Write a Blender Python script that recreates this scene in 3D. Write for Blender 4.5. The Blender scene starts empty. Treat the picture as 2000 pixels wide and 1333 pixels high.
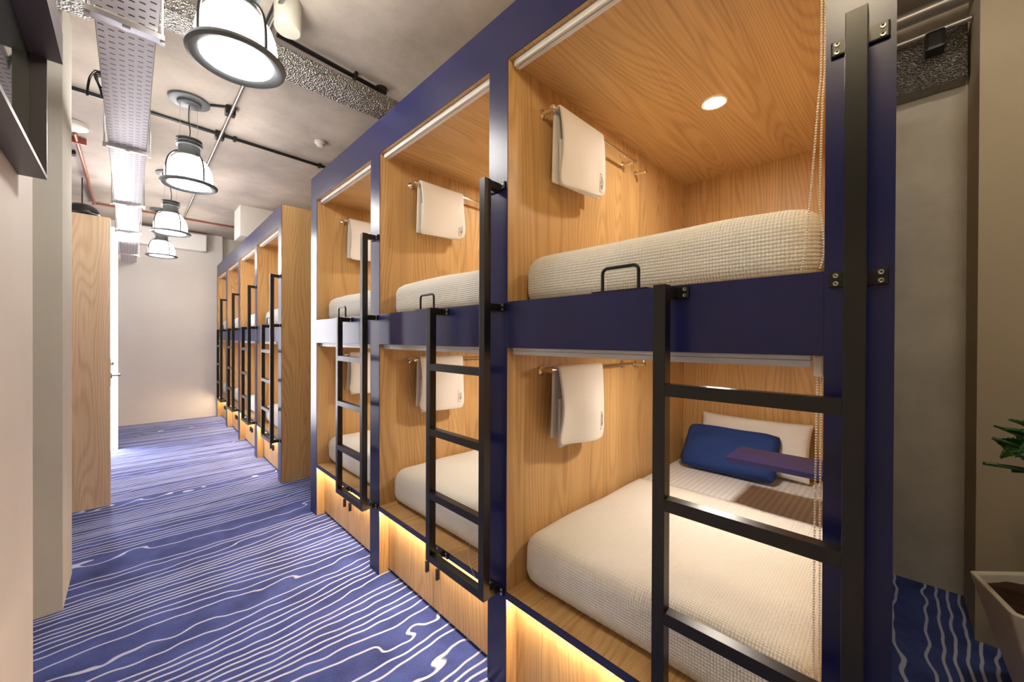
import bpy, bmesh, math, random
from math import sin, cos, pi, radians
from mathutils import Vector, Matrix, noise, Euler
random.seed(7)
sc = bpy.context.scene
COL = sc.collection

# ------------------------------------------------------------------ camera
CAMH = 1.4738
cam_d = bpy.data.cameras.new('camera')
cam_d.sensor_width = 36.0
cam_d.lens = 751.5169 / 2000 * 36.0
cam_d.clip_start = 0.02
cam = bpy.data.objects.new('camera', cam_d)
COL.objects.link(cam)
_y, _p, _r = radians(44.8069), radians(-0.2331), radians(0.2219)
_fw = Vector((sin(_y)*cos(_p), cos(_y)*cos(_p), sin(_p)))
_rt = Vector((cos(_y), -sin(_y), 0))
_up = _rt.cross(_fw)
_r2 = _rt*cos(_r) + _up*sin(_r)
_u2 = -_rt*sin(_r) + _up*cos(_r)
cam.matrix_world = Matrix(((_r2.x, _u2.x, -_fw.x, 0), (_r2.y, _u2.y, -_fw.y, 0), (_r2.z, _u2.z, -_fw.z, CAMH), (0, 0, 0, 1)))
sc.camera = cam

# ------------------------------------------------------------------ world, exposure
w = bpy.data.worlds.new('world'); sc.world = w; w.use_nodes = True
w.node_tree.nodes['Background'].inputs[0].default_value = (1.0, 0.93, 0.85, 1)
w.node_tree.nodes['Background'].inputs[1].default_value = 0.25
sc.view_settings.view_transform = 'Standard'
sc.view_settings.look = 'None'
sc.view_settings.gamma = 1.0
sc.view_settings.use_curve_mapping = False
sc.view_settings.exposure = 1.9
PENDANT_GLOBE = 11.0
PENDANT_LAMP = 55.0
BUNK_LENS = 102.0
LED = 24.0
GLASS_PANEL = 9.0

# ------------------------------------------------------------------ materials
def mat(name):
    m = bpy.data.materials.new(name); m.use_nodes = True
    return m, m.node_tree.nodes, m.node_tree.links, m.node_tree.nodes['Principled BSDF']

def plain(name, col, rough=0.5, metal=0.0, spec=0.5, coat=0.0, bump=0.0, bscale=60, var=0.0, vscale=3.0):
    m, n, l, b = mat(name)
    b.inputs['Base Color'].default_value = (*col, 1)
    b.inputs['Roughness'].default_value = rough
    b.inputs['Metallic'].default_value = metal
    b.inputs['Specular IOR Level'].default_value = spec
    b.inputs['Coat Weight'].default_value = coat
    tc = n.new('ShaderNodeTexCoord')
    if bump > 0:
        no = n.new('ShaderNodeTexNoise'); no.inputs['Scale'].default_value = bscale; no.inputs['Detail'].default_value = 4
        l.new(tc.outputs['Object'], no.inputs['Vector'])
        bp = n.new('ShaderNodeBump'); bp.inputs['Strength'].default_value = bump; bp.inputs['Distance'].default_value = 0.004
        l.new(no.outputs['Fac'], bp.inputs['Height']); l.new(bp.outputs['Normal'], b.inputs['Normal'])
    if var > 0:
        no = n.new('ShaderNodeTexNoise'); no.inputs['Scale'].default_value = vscale; no.inputs['Detail'].default_value = 7
        no.inputs['Roughness'].default_value = 0.62
        l.new(tc.outputs['Object'], no.inputs['Vector'])
        cr = n.new('ShaderNodeValToRGB')
        cr.color_ramp.elements[0].position = 0.3; cr.color_ramp.elements[1].position = 0.7
        cr.color_ramp.elements[0].color = (*[c*(1-var) for c in col], 1)
        cr.color_ramp.elements[1].color = (*[min(1, c*(1+var)) for c in col], 1)
        l.new(no.outputs['Fac'], cr.inputs[0]); l.new(cr.outputs[0], b.inputs['Base Color'])
    return m

def math_node(n, l, op, a, b=None, c=None):
    k = n.new('ShaderNodeMath'); k.operation = op
    for i, v in enumerate((a, b, c)):
        if v is None: continue
        if isinstance(v, (int, float)): k.inputs[i].default_value = v
        else: l.new(v, k.inputs[i])
    return k.outputs[0]

def wood(name, axis, dark, light, rough=0.42):
    m, n, l, b = mat(name)
    tc = n.new('ShaderNodeTexCoord'); oi = n.new('ShaderNodeObjectInfo')
    add = n.new('ShaderNodeVectorMath'); add.operation = 'ADD'
    cmb = n.new('ShaderNodeCombineXYZ')
    for i, f in enumerate((7.3, 3.1, 5.7)):
        l.new(math_node(n, l, 'MULTIPLY', oi.outputs['Random'], f), cmb.inputs[i])
    l.new(tc.outputs['Object'], add.inputs[0]); l.new(cmb.outputs[0], add.inputs[1])
    def scaled(cross, along):
        mp = n.new('ShaderNodeMapping')
        s = [cross]*3; s['xyz'.index(axis)] = along
        mp.inputs['Scale'].default_value = s
        l.new(add.outputs[0], mp.inputs['Vector']); return mp.outputs[0]
    n1 = n.new('ShaderNodeTexNoise'); n1.inputs['Scale'].default_value = 1; n1.inputs['Detail'].default_value = 2.0
    n1.inputs['Distortion'].default_value = 0.25
    l.new(scaled(2.6, 0.30), n1.inputs['Vector'])
    ph = math_node(n, l, 'MULTIPLY', n1.outputs['Fac'], 230.0)
    lin = n.new('ShaderNodeVectorMath'); lin.operation = 'DOT_PRODUCT'
    dv = [190.0, 190.0, 190.0]; dv['xyz'.index(axis)] = 0.0
    lin.inputs[1].default_value = dv
    l.new(add.outputs[0], lin.inputs[0])
    ph = math_node(n, l, 'ADD', ph, lin.outputs['Value'])
    ring = math_node(n, l, 'MULTIPLY_ADD', math_node(n, l, 'SINE', ph), 0.5, 0.5)
    ring = math_node(n, l, 'POWER', ring, 2.2)
    n2 = n.new('ShaderNodeTexNoise'); n2.inputs['Scale'].default_value = 1; n2.inputs['Detail'].default_value = 3
    l.new(scaled(190, 3.0), n2.inputs['Vector'])
    n3 = n.new('ShaderNodeTexNoise'); n3.inputs['Scale'].default_value = 1; n3.inputs['Detail'].default_value = 2
    l.new(scaled(9, 0.5), n3.inputs['Vector'])
    f = math_node(n, l, 'MULTIPLY', ring, 0.20)
    f = math_node(n, l, 'MULTIPLY_ADD', n2.outputs['Fac'], 0.55, f)
    f = math_node(n, l, 'MULTIPLY_ADD', n3.outputs['Fac'], 0.45, f)
    cr = n.new('ShaderNodeValToRGB')
    cr.color_ramp.elements[0].position = 0.35; cr.color_ramp.elements[1].position = 0.95
    cr.color_ramp.elements[0].color = (*light, 1); cr.color_ramp.elements[1].color = (*dark, 1)
    l.new(f, cr.inputs[0]); l.new(cr.outputs[0], b.inputs['Base Color'])
    b.inputs['Roughness'].default_value = rough
    b.inputs['Specular IOR Level'].default_value = 0.4
    bp = n.new('ShaderNodeBump'); bp.inputs['Strength'].default_value = 0.08; bp.inputs['Distance'].default_value = 0.001
    l.new(n2.outputs['Fac'], bp.inputs['Height']); l.new(bp.outputs['Normal'], b.inputs['Normal'])
    return m

def emit(name, col, strength, base=(0.8, 0.8, 0.8)):
    m, n, l, b = mat(name)
    b.inputs['Base Color'].default_value = (*base, 1)
    b.inputs['Emission Color'].default_value = (*col, 1)
    b.inputs['Emission Strength'].default_value = strength
    b.inputs['Roughness'].default_value = 0.3
    return m

def carpet_mat():
    m, n, l, b = mat('striped_carpet')
    tc = n.new('ShaderNodeTexCoord'); sep = n.new('ShaderNodeSeparateXYZ')
    l.new(tc.outputs['Object'], sep.inputs[0])
    def nz(sx, sy, detail=1.0, off=0.0, dy=0.0):
        mp = n.new('ShaderNodeMapping'); mp.inputs['Scale'].default_value = (sx, sy, 1); mp.inputs['Location'].default_value = (off, off*.7+dy*sy, 0)
        l.new(tc.outputs['Object'], mp.inputs['Vector'])
        t = n.new('ShaderNodeTexNoise'); t.inputs['Scale'].default_value = 1; t.inputs['Detail'].default_value = detail
        l.new(mp.outputs[0], t.inputs['Vector']); return t.outputs['Fac']
    def phase(dy):
        p = math_node(n, l, 'MULTIPLY', math_node(n, l, 'ADD', sep.outputs['Y'], dy), 17.0)
        p = math_node(n, l, 'MULTIPLY_ADD', nz(.20, 1.1, 0.0, 13.1, dy), 12.0, p)
        p = math_node(n, l, 'MULTIPLY_ADD', nz(.8, 2.2, 0.0, 9.0, dy), 3.2, p)
        p = math_node(n, l, 'MULTIPLY_ADD', nz(.12, 4.2, 1.0, 21.0, dy), 3.6, p)
        return math_node(n, l, 'MULTIPLY_ADD', nz(5.0, 6.5, 1.0, 5.0, dy), 0.95, p)
    ph = phase(0.0)
    gr = math_node(n, l, 'ABSOLUTE', math_node(n, l, 'MULTIPLY', math_node(n, l, 'SUBTRACT', phase(0.004), ph), 250.0))
    gr = math_node(n, l, 'MAXIMUM', gr, 6.0)
    fr = math_node(n, l, 'FRACT', ph)
    d = math_node(n, l, 'DIVIDE', math_node(n, l, 'ABSOLUTE', math_node(n, l, 'SUBTRACT', fr, 0.5)), gr)
    line = n.new('ShaderNodeMapRange'); line.interpolation_type = 'SMOOTHSTEP'
    line.inputs['From Min'].default_value = 0.0042; line.inputs['From Max'].default_value = 0.0072
    line.inputs['To Min'].default_value = 1.0; line.inputs['To Max'].default_value = 0.0
    l.new(d, line.inputs['Value'])
    sp = n.new('ShaderNodeTexNoise'); sp.inputs['Scale'].default_value = 170; sp.inputs['Detail'].default_value = 5; sp.inputs['Roughness'].default_value = 0.8
    l.new(tc.outputs['Object'], sp.inputs['Vector'])
    big = n.new('ShaderNodeTexNoise'); big.inputs['Scale'].default_value = 5; big.inputs['Detail'].default_value = 4
    l.new(tc.outputs['Object'], big.inputs['Vector'])
    mixf = math_node(n, l, 'MULTIPLY_ADD', big.outputs['Fac'], 0.7, math_node(n, l, 'MULTIPLY', sp.outputs['Fac'], 0.9))
    cr = n.new('ShaderNodeValToRGB')
    cr.color_ramp.elements[0].position = 0.55; cr.color_ramp.elements[1].position = 1.0
    cr.color_ramp.elements[0].color = (0.012, 0.022, 0.120, 1); cr.color_ramp.elements[1].color = (0.085, 0.130, 0.47, 1)
    l.new(mixf, cr.inputs[0])
    mx = n.new('ShaderNodeMix'); mx.data_type = 'RGBA'
    l.new(line.outputs[0], mx.inputs['Factor']); l.new(cr.outputs[0], mx.inputs[6])
    mx.inputs[7].default_value = (0.57, 0.63, 0.88, 1)
    l.new(mx.outputs[2], b.inputs['Base Color'])
    b.inputs['Roughness'].default_value = 0.95; b.inputs['Specular IOR Level'].default_value = 0.1
    b.inputs['Sheen Weight'].default_value = 0.15
    bp = n.new('ShaderNodeBump'); bp.inputs['Strength'].default_value = 0.5; bp.inputs['Distance'].default_value = 0.004
    l.new(sp.outputs['Fac'], bp.inputs['Height']); l.new(bp.outputs['Normal'], b.inputs['Normal'])
    return m

def waffle_mat(name, col, cell=0.0085):
    m, n, l, b = mat(name)
    tc = n.new('ShaderNodeTexCoord'); sep = n.new('ShaderNodeSeparateXYZ')
    l.new(tc.outputs['Object'], sep.inputs[0])
    k = 2*pi/cell/2
    hs = []
    for o in ('X', 'Y', 'Z'):
        s = math_node(n, l, 'SINE', math_node(n, l, 'MULTIPLY', sep.outputs[o], k*1.0 if o != 'Z' else k*.85))
        hs.append(math_node(n, l, 'ABSOLUTE', s))
    g = n.new('ShaderNodeNewGeometry'); sn = n.new('ShaderNodeSeparateXYZ')
    l.new(g.outputs['Normal'], sn.inputs[0])
    tot = None
    for h, o in zip(hs, ('X', 'Y', 'Z')):
        wgt = math_node(n, l, 'SUBTRACT', 1.0, math_node(n, l, 'ABSOLUTE', sn.outputs[o]))
        t = math_node(n, l, 'MULTIPLY', h, wgt)
        tot = t if tot is None else math_node(n, l, 'ADD', tot, t)
    bp = n.new('ShaderNodeBump'); bp.inputs['Strength'].default_value = 0.6; bp.inputs['Distance'].default_value = 0.0025
    l.new(tot, bp.inputs['Height']); l.new(bp.outputs['Normal'], b.inputs['Normal'])
    cr = n.new('ShaderNodeValToRGB')
    cr.color_ramp.elements[0].position = 0.2; cr.color_ramp.elements[1].position = 1.4
    cr.color_ramp.elements[0].color = (*[c*.85 for c in col], 1); cr.color_ramp.elements[1].color = (*col, 1)
    l.new(tot, cr.inputs[0]); l.new(cr.outputs[0], b.inputs['Base Color'])
    b.inputs['Roughness'].default_value = 0.95; b.inputs['Specular IOR Level'].default_value = 0.1
    return m

def stripe_mat(name, col):
    m, n, l, b = mat(name)
    tc = n.new('ShaderNodeTexCoord'); sep = n.new('ShaderNodeSeparateXYZ')
    l.new(tc.outputs['Object'], sep.inputs[0])
    s = math_node(n, l, 'SINE', math_node(n, l, 'MULTIPLY', sep.outputs['Y'], 2*pi/0.028))
    st = math_node(n, l, 'GREATER_THAN', s, 0.0)
    cr = n.new('ShaderNodeValToRGB')
    cr.color_ramp.elements[0].color = (*[c*.84 for c in col], 1); cr.color_ramp.elements[1].color = (*col, 1)
    l.new(st, cr.inputs[0]); l.new(cr.outputs[0], b.inputs['Base Color'])
    l.new(math_node(n, l, 'MULTIPLY_ADD', st, -0.35, 0.8), b.inputs['Roughness'])
    no = n.new('ShaderNodeTexNoise'); no.inputs['Scale'].default_value = 9; no.inputs['Detail'].default_value = 3
    l.new(tc.outputs['Object'], no.inputs['Vector'])
    bp = n.new('ShaderNodeBump'); bp.inputs['Strength'].default_value = 0.35; bp.inputs['Distance'].default_value = 0.01
    l.new(no.outputs['Fac'], bp.inputs['Height']); l.new(bp.outputs['Normal'], b.inputs['Normal'])
    return m

def tray_mat():
    m, n, l, b = mat('perforated_steel')
    tc = n.new('ShaderNodeTexCoord'); sep = n.new('ShaderNodeSeparateXYZ')
    l.new(tc.outputs['Object'], sep.inputs[0])
    cx = 0.03; cy = 0.047
    fx_ = math_node(n, l, 'DIVIDE', math_node(n, l, 'ADD', sep.outputs['X'], 3.0), cx)
    fx = math_node(n, l, 'FRACT', fx_)
    par = math_node(n, l, 'MODULO', math_node(n, l, 'FLOOR', fx_), 2.0)
    ax = math_node(n, l, 'ABSOLUTE', math_node(n, l, 'SUBTRACT', fx, 0.5))
    fy = math_node(n, l, 'FRACT', math_node(n, l, 'ADD', math_node(n, l, 'DIVIDE', math_node(n, l, 'ADD', sep.outputs['Y'], 5.0), cy), math_node(n, l, 'MULTIPLY', par, 0.35)))
    ay = math_node(n, l, 'ABSOLUTE', math_node(n, l, 'SUBTRACT', fy, 0.5))
    slot = math_node(n, l, 'MULTIPLY', math_node(n, l, 'LESS_THAN', ax, 0.30), math_node(n, l, 'LESS_THAN', ay, 0.10))
    g = n.new('ShaderNodeNewGeometry'); sn = n.new('ShaderNodeSeparateXYZ'); l.new(g.outputs['Normal'], sn.inputs[0])
    slot = math_node(n, l, 'MULTIPLY', slot, math_node(n, l, 'GREATER_THAN', math_node(n, l, 'ABSOLUTE', sn.outputs['Z']), 0.7))
    mx = n.new('ShaderNodeMix'); mx.data_type = 'RGBA'
    l.new(slot, mx.inputs['Factor']); mx.inputs[6].default_value = (0.76, 0.75, 0.78, 1); mx.inputs[7].default_value = (0.02, 0.02, 0.022, 1)
    l.new(mx.outputs[2], b.inputs['Base Color'])
    b.inputs['Metallic'].default_value = 0.0; b.inputs['Roughness'].default_value = 0.42
    return m

def foil_mat():
    m, n, l, b = mat('crumpled_foil')
    tc = n.new('ShaderNodeTexCoord')
    v = n.new('ShaderNodeTexVoronoi'); v.inputs['Scale'].default_value = 110
    no = n.new('ShaderNodeTexNoise'); no.inputs['Scale'].default_value = 45; no.inputs['Detail'].default_value = 6
    l.new(tc.outputs['Object'], v.inputs['Vector']); l.new(tc.outputs['Object'], no.inputs['Vector'])
    h = math_node(n, l, 'ADD', v.outputs['Distance'], no.outputs['Fac'])
    bp = n.new('ShaderNodeBump'); bp.inputs['Strength'].default_value = 0.9; bp.inputs['Distance'].default_value = 0.009
    l.new(h, bp.inputs['Height']); l.new(bp.outputs['Normal'], b.inputs['Normal'])
    b.inputs['Base Color'].default_value = (0.30, 0.29, 0.27, 1); b.inputs['Metallic'].default_value = 0.9; b.inputs['Roughness'].default_value = 0.35
    return m

M = {}
OAK_D, OAK_L = (0.41, 0.225, 0.080), (0.72, 0.46, 0.200)
M['wood_z'] = wood('oak_laminate_upright', 'z', OAK_D, OAK_L)
M['wood_x'] = wood('oak_laminate_crosswise', 'x', OAK_D, OAK_L)
M['pale_oak'] = wood('pale_oak_laminate', 'z', (0.56, 0.37, 0.21), (0.86, 0.65, 0.44))
M['navy'] = plain('navy_satin_paint', (0.009, 0.011, 0.082), 0.30, spec=0.5, bump=0.03, bscale=25)
M['black'] = plain('black_powder_coat', (0.010, 0.009, 0.009), 0.32, spec=0.5)
M['bolt'] = plain('zinc_bolt', (0.75, 0.70, 0.60), 0.3, metal=0.9)
M['chrome'] = plain('chrome', (0.82, 0.80, 0.77), 0.12, metal=1.0)
M['alu'] = plain('white_aluminium', (0.80, 0.78, 0.74), 0.35)
M['bead'] = plain('ivory_bead', (0.80, 0.76, 0.68), 0.35)
M['blanket'] = waffle_mat('cream_waffle_weave', (0.85, 0.83, 0.77))
M['sheet'] = stripe_mat('white_striped_satin', (0.80, 0.79, 0.80))
M['cotton'] = plain('white_cotton', (0.82, 0.80, 0.78), 0.9, spec=0.1, bump=0.6, bscale=8)
M['bluecotton'] = plain('blue_cotton', (0.025, 0.055, 0.21), 0.85, spec=0.15, bump=0.4, bscale=7)
M['towel'] = plain('cream_terry', (0.88, 0.85, 0.80), 0.98, spec=0.05, bump=0.6, bscale=420)
M['print'] = plain('grey_print', (0.17, 0.16, 0.16), 0.9)
M['wall'] = plain('cream_plaster', (0.74, 0.70, 0.65), 0.85, spec=0.2, var=0.03, vscale=2)
M['pier_paint'] = plain('olive_beige_paint', (0.50, 0.435, 0.32), 0.8, spec=0.2, var=0.03, vscale=2)
M['greywall'] = plain('grey_green_plaster', (0.66, 0.635, 0.56), 0.85, spec=0.2, var=0.03, vscale=2)
M['screed'] = plain('grey_screed', (0.72, 0.67, 0.58), 0.6, spec=0.3, var=0.16, vscale=2.2)
M['concrete'] = plain('raw_concrete', (0.48, 0.42, 0.36), 0.85, spec=0.2, bump=0.25, bscale=14, var=0.27, vscale=1.5)
M['carpet'] = carpet_mat()
M['frame'] = plain('dark_grey_frame', (0.095, 0.080, 0.085), 0.4)
M['glass'] = plain('dark_mirror_glass', (0.05, 0.06, 0.04), 0.03, metal=0.55, spec=1.0)
M['tray'] = tray_mat()
M['steel'] = plain('galvanised_steel', (0.60, 0.60, 0.60), 0.35, metal=0.8)
M['dull_steel'] = plain('dull_steel_conduit', (0.30, 0.28, 0.26), 0.4, metal=0.8)
M['foil'] = foil_mat()
M['copper'] = plain('red_copper_pipe', (0.34, 0.10, 0.06), 0.4, metal=0.3)
M['plastic'] = plain('cream_plastic', (0.66, 0.64, 0.54), 0.5)
M['pendant'] = plain('pendant_grey_metal', (0.15, 0.165, 0.168), 0.42, metal=0.25)
M['globe'] = emit('pendant_opal_glass', (1.0, 0.95, 0.89), PENDANT_GLOBE)
M['globe_bottom'] = emit('pendant_opal_diffuser', (1.0, 0.96, 0.91), PENDANT_LAMP*.25)
M['globe_warm'] = emit('warm_opal_glass', (1.0, 0.80, 0.50), PENDANT_GLOBE*.8)
M['fill_glow'] = emit('fill_lamp_diffuser', (1.0, 0.88, 0.70), 22.0)
M['globe_bottom_warm'] = emit('warm_opal_diffuser', (1.0, 0.80, 0.50), PENDANT_LAMP*.22)
M['lens'] = emit('downlight_lens', (1.0, 0.89, 0.75), BUNK_LENS)
M['led'] = emit('warm_led_strip', (1.0, 0.84, 0.60), LED)
M['panel_glow'] = emit('backlit_glass', (0.98, 0.95, 1.0), GLASS_PANEL)
M['soil'] = plain('soil', (0.06, 0.03, 0.015), 0.95, bump=1.0, bscale=60)
M['pot'] = plain('white_ceramic', (0.74, 0.70, 0.60), 0.35)
M['leaf'] = plain('leaf', (0.020, 0.095, 0.018), 0.35, spec=0.6)
M['stem'] = plain('stem', (0.10, 0.16, 0.03), 0.6)
M['white'] = plain('white_gloss_plastic', (0.80, 0.78, 0.75), 0.4)
M['gap'] = plain('shadow_gap', (0.01, 0.01, 0.012), 0.8)

# ------------------------------------------------------------------ helpers
def obj(name, bm, m, parent=None, smooth=False):
    me = bpy.data.meshes.new(name)
    bmesh.ops.recalc_face_normals(bm, faces=bm.faces[:])
    for e in bm.edges:
        if len(e.link_faces) == 2 and e.calc_face_angle(0) > radians(38): e.smooth = False
    bm.to_mesh(me); bm.free()
    for mm in (m if isinstance(m, (list, tuple)) else [m]):
        me.materials.append(M[mm])
    if smooth:
        for p in me.polygons: p.use_smooth = True
    o = bpy.data.objects.new(name, me); COL.objects.link(o)
    if parent is not None: o.parent = parent
    return o

def thing(name, label, cat, loc=(0, 0, 0), rz=0.0, group=None):
    o = bpy.data.objects.new(name, None); COL.objects.link(o)
    o.empty_display_size = 0.1
    o.location = loc; o.rotation_euler = (0, 0, rz)
    o['label'] = label; o['category'] = cat
    if group: o['group'] = group
    return o

def tag(o, label, cat, group=None):
    o['label'] = label; o['category'] = cat
    if group: o['group'] = group
    return o

def struct(name, bm, m):
    o = obj(name, bm, m); o['kind'] = 'structure'; return o

def dup(root, loc=None, rz=None, label=None, group=None):
    def cp(o, parent):
        c = o.copy(); COL.objects.link(c)
        if parent is not None: c.parent = parent
        for ch in list(o.children): cp(ch, c)
        return c
    kids = list(root.children)
    r = root.copy(); COL.objects.link(r)
    for ch in kids: cp(ch, r)
    if loc is not None: r.location = loc
    if rz is not None: r.rotation_euler = (0, 0, rz)
    if label: r['label'] = label
    if group: r['group'] = group
    return r

def B(): return bmesh.new()

def box(bm, x0, x1, y0, y1, z0, z1, bev=0.0, seg=2):
    r = bmesh.ops.create_cube(bm, size=1.0)
    vs = r['verts']
    for v in vs:
        v.co = Vector((x0+(v.co.x+.5)*(x1-x0), y0+(v.co.y+.5)*(y1-y0), z0+(v.co.z+.5)*(z1-z0)))
    if bev > 0:
        es = list({e for v in vs for e in v.link_edges})
        bmesh.ops.bevel(bm, geom=es, offset=bev, segments=seg, profile=0.7, affect='EDGES')
    return bm

def tube(bm, pts, r, seg=10, closed=False, cap=True):
    pts = [Vector(p) for p in pts]; n = len(pts); rings = []
    prev = None
    for i, p in enumerate(pts):
        if closed: t = (pts[(i+1) % n]-pts[i-1])
        else: t = pts[min(i+1, n-1)]-pts[max(i-1, 0)]
        t.normalize()
        if prev is None:
            a = Vector((0, 0, 1)) if abs(t.z) < .9 else Vector((1, 0, 0))
            u = t.cross(a).normalized()
        else:
            u = (prev-t*prev.dot(t)).normalized()
        v = t.cross(u); prev = u
        rr = r[i] if isinstance(r, (list, tuple)) else r
        rings.append([bm.verts.new(p+(u*cos(2*pi*k/seg)+v*sin(2*pi*k/seg))*rr) for k in range(seg)])
    m = n if closed else n-1
    for i in range(m):
        a, b = rings[i], rings[(i+1) % n]
        for k in range(seg):
            f = bm.faces.new((a[k], a[(k+1) % seg], b[(k+1) % seg], b[k])); f.smooth = True
    if cap and not closed:
        bm.faces.new(rings[0][::-1]); bm.faces.new(rings[-1])
    return bm

def lathe(bm, prof, c=(0, 0, 0), seg=32, axis='z', cap=True):
    rings = []
    for r, h in prof:
        ring = []
        for k in range(seg):
            a = 2*pi*k/seg
            if axis == 'z': p = Vector((r*cos(a), r*sin(a), h))
            elif axis == 'x': p = Vector((h, r*cos(a), r*sin(a)))
            else: p = Vector((r*cos(a), h, r*sin(a)))
            ring.append(bm.verts.new(p+Vector(c)))
        rings.append(ring)
    for a, b in zip(rings, rings[1:]):
        for k in range(seg):
            f = bm.faces.new((a[k], a[(k+1) % seg], b[(k+1) % seg], b[k])); f.smooth = True
    if cap and prof[0][0] > 1e-6: bm.faces.new(rings[0][::-1])
    if cap and prof[-1][0] > 1e-6: bm.faces.new(rings[-1])
    bmesh.ops.remove_doubles(bm, verts=bm.verts[:], dist=1e-6)
    return bm

def spline(pts, n=8):
    pts = [Vector(p) for p in pts]; out = []
    for i in range(len(pts)-1):
        p0 = pts[max(i-1, 0)]; p1 = pts[i]; p2 = pts[i+1]; p3 = pts[min(i+2, len(pts)-1)]
        for k in range(n):
            t = k/n
            out.append(.5*((2*p1)+(p2-p0)*t+(2*p0-5*p1+4*p2-p3)*t*t+(3*p1-p0-3*p2+p3)*t**3))
    out.append(pts[-1]); return out

# ------------------------------------------------------------------ the room
ZC = 3.42
struct('floor', box(B(), -3.6, 4.2, -3.2, 9.6, -0.05, 0.0), 'carpet')
struct('ceiling', box(B(), -3.6, 4.2, -3.2, 9.6, ZC, ZC+.1), 'concrete')
struct('wall_right', box(B(), 3.42, 3.52, -3.2, 9.6, 0, ZC), 'screed')
struct('wall_right_pier', box(B(), 2.955, 3.419, -3.2, -0.27, 0, ZC), 'pier_paint')
struct('wall_back', box(B(), -0.28, 2.955, -3.2, -3.1, 0, ZC), 'wall')
struct('wall_left_near', box(B(), -0.40, -0.28, -3.2, 2.48, 0, ZC), 'wall')
struct('wall_left_pier', box(B(), -1.20, -0.257, 3.175, 3.64, 0, ZC), 'greywall')
struct('wall_left_recess', box(B(), -1.30, -1.20, 2.3, 3.64, 0, ZC), 'wall')
struct('wall_left_recess_side', box(B(), -1.20, -0.401, 2.38, 2.48, 0, ZC), 'wall')
struct('wall_side_room', box(B(), -3.0, -2.9, 3.64, 9.15, 0, ZC), 'wall')
struct('wall_side_room_near', box(B(), -2.9, -1.201, 3.54, 3.64, 0, ZC), 'wall')
struct('wall_far', box(B(), -2.9, 1.26, 9.15, 9.25, 0, ZC), 'wall')
struct('wall_far_recess', box(B(), 1.261, 3.419, 9.30, 9.40, 0, ZC), 'greywall')

# door leaf that stands open across the left side
d = B(); box(d, -1.02, -0.119, 4.85, 4.892, 0.012, 2.52, 0.002)
dl = struct('door_1', d, 'pale_oak')
h = B(); lathe(h, [(0.0, 0), (0.026, 0), (0.026, 0.008), (0.0, 0.008)], (-0.118, 4.915, 1.14), 20, 'x')
box(h, -0.119, -0.1165, 4.855, 4.89, 1.05, 1.29)
tube(h, [(-0.112, 4.915, 1.14), (-0.066, 4.915, 1.14)], 0.009)
tube(h, [(-0.066, 4.915, 1.14), (-0.066, 5.04, 1.14)], 0.009)
obj('door_handle', h, 'chrome', dl)
h = B(); lathe(h, [(0.0, 0), (0.016, 0), (0.016, 0.02), (0.0, 0.02)], (-0.118, 4.915, 1.245), 20, 'x')
obj('door_lock', h, 'chrome', dl)

# backlit frosted glass behind the door
lp = thing('light_panel', 'tall glowing white frosted panel just behind the open oak door', 'light panel', (-0.23, 7.22, 0.0))
obj('diffuser', box(B(), -0.11, 0.115, -0.012, 0.012, 0.02, 2.88), 'panel_glow', lp)
fb = B(); box(fb, -0.14, 0.118, 0.013, 0.04, 0.0, 2.92); obj('frame', fb, 'white', lp)

# window in the near left wall
wn = B()
FX0, FX1 = -0.2795, -0.213
box(wn, FX0, FX1, -1.4, 2.19, 2.048, 2.062)
box(wn, FX0, FX1, 2.178, 2.19, 2.062, 2.485)
box(wn, FX0, FX1, -1.4, -1.388, 2.062, 2.485)
box(wn, FX0, -0.176, -1.4, 2.19, 2.485, 2.60)
wo = struct('window_1', wn, 'frame')
obj('window_pane', box(B(), -0.262, -0.252, -1.38, 2.17, 2.066, 2.48), 'glass', wo)

# ------------------------------------------------------------------ bunk bays
ZT, ZO, RT, RB, DK = 2.837, 2.6275, 1.629, 1.440, 0.431

def headrail(w, ztop, chain_pts, zone, label):
    t = thing('roller_blind', label, 'roller blind', group=None)
    b = B(); box(b, 0.024, 0.058, 0.026, w-0.012, ztop-0.012, ztop-0.001, 0.001)
    box(b, 0.024, 0.034, 0.026, w-0.012, ztop-0.026, ztop-0.013, 0.0015)
    box(b, 0.037, 0.043, 0.026, w-0.012, ztop-0.030, ztop-0.013, 0.0015)
    box(b, 0.047, 0.058, 0.026, w-0.012, ztop-0.026, ztop-0.013, 0.0015)
    obj('headrail', b, 'alu', t)
    b = B(); box(b, 0.028, 0.05, 0.004, 0.022, ztop-0.05, ztop-0.002, 0.004)
    obj('chain_clutch', b, 'bead', t)
    for pts in chain_pts:
        P = spline(pts, 10)
        b = B(); step = 0.0062; acc = 0.0
        last = P[0]; pos = [P[0].copy()]
        for p in P[1:]:
            seg = (p-last).length
            while acc+seg >= step and seg > 1e-9:
                q = last+(p-last)*((step-acc)/seg); pos.append(q.copy())
                seg -= (step-acc); acc = 0.0; last = q
            acc += seg; last = p
        for q in pos:
            bmesh.ops.create_icosphere(b, subdivisions=1, radius=0.0027, matrix=Matrix.Translation(q))
        obj('bead_chain', b, 'bead', t, smooth=True)
    return t

def upper_chain(): # local to the bay, y measured from the near side of the opening
    a = [(0.036, 0.013, ZO-.05), (0.036, 0.012, 2.14), (0.036, 0.017, 2.03), (0.036, 0.024, 1.912), (0.036, 0.030, 1.818), (0.034, 0.036, 1.734), (0.034, 0.040, 1.68), (0.034, 0.046, 1.640)]
    c = [(0.042, 0.006, ZO-.05), (0.042, 0.006, 2.14), (0.042, 0.010, 2.025), (0.042, 0.013, 1.872), (0.040, 0.013, 1.79), (0.040, 0.006, 1.716), (0.040, 0.006, 1.67), (0.038, 0.012, 1.640)]
    return [a, c]

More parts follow.
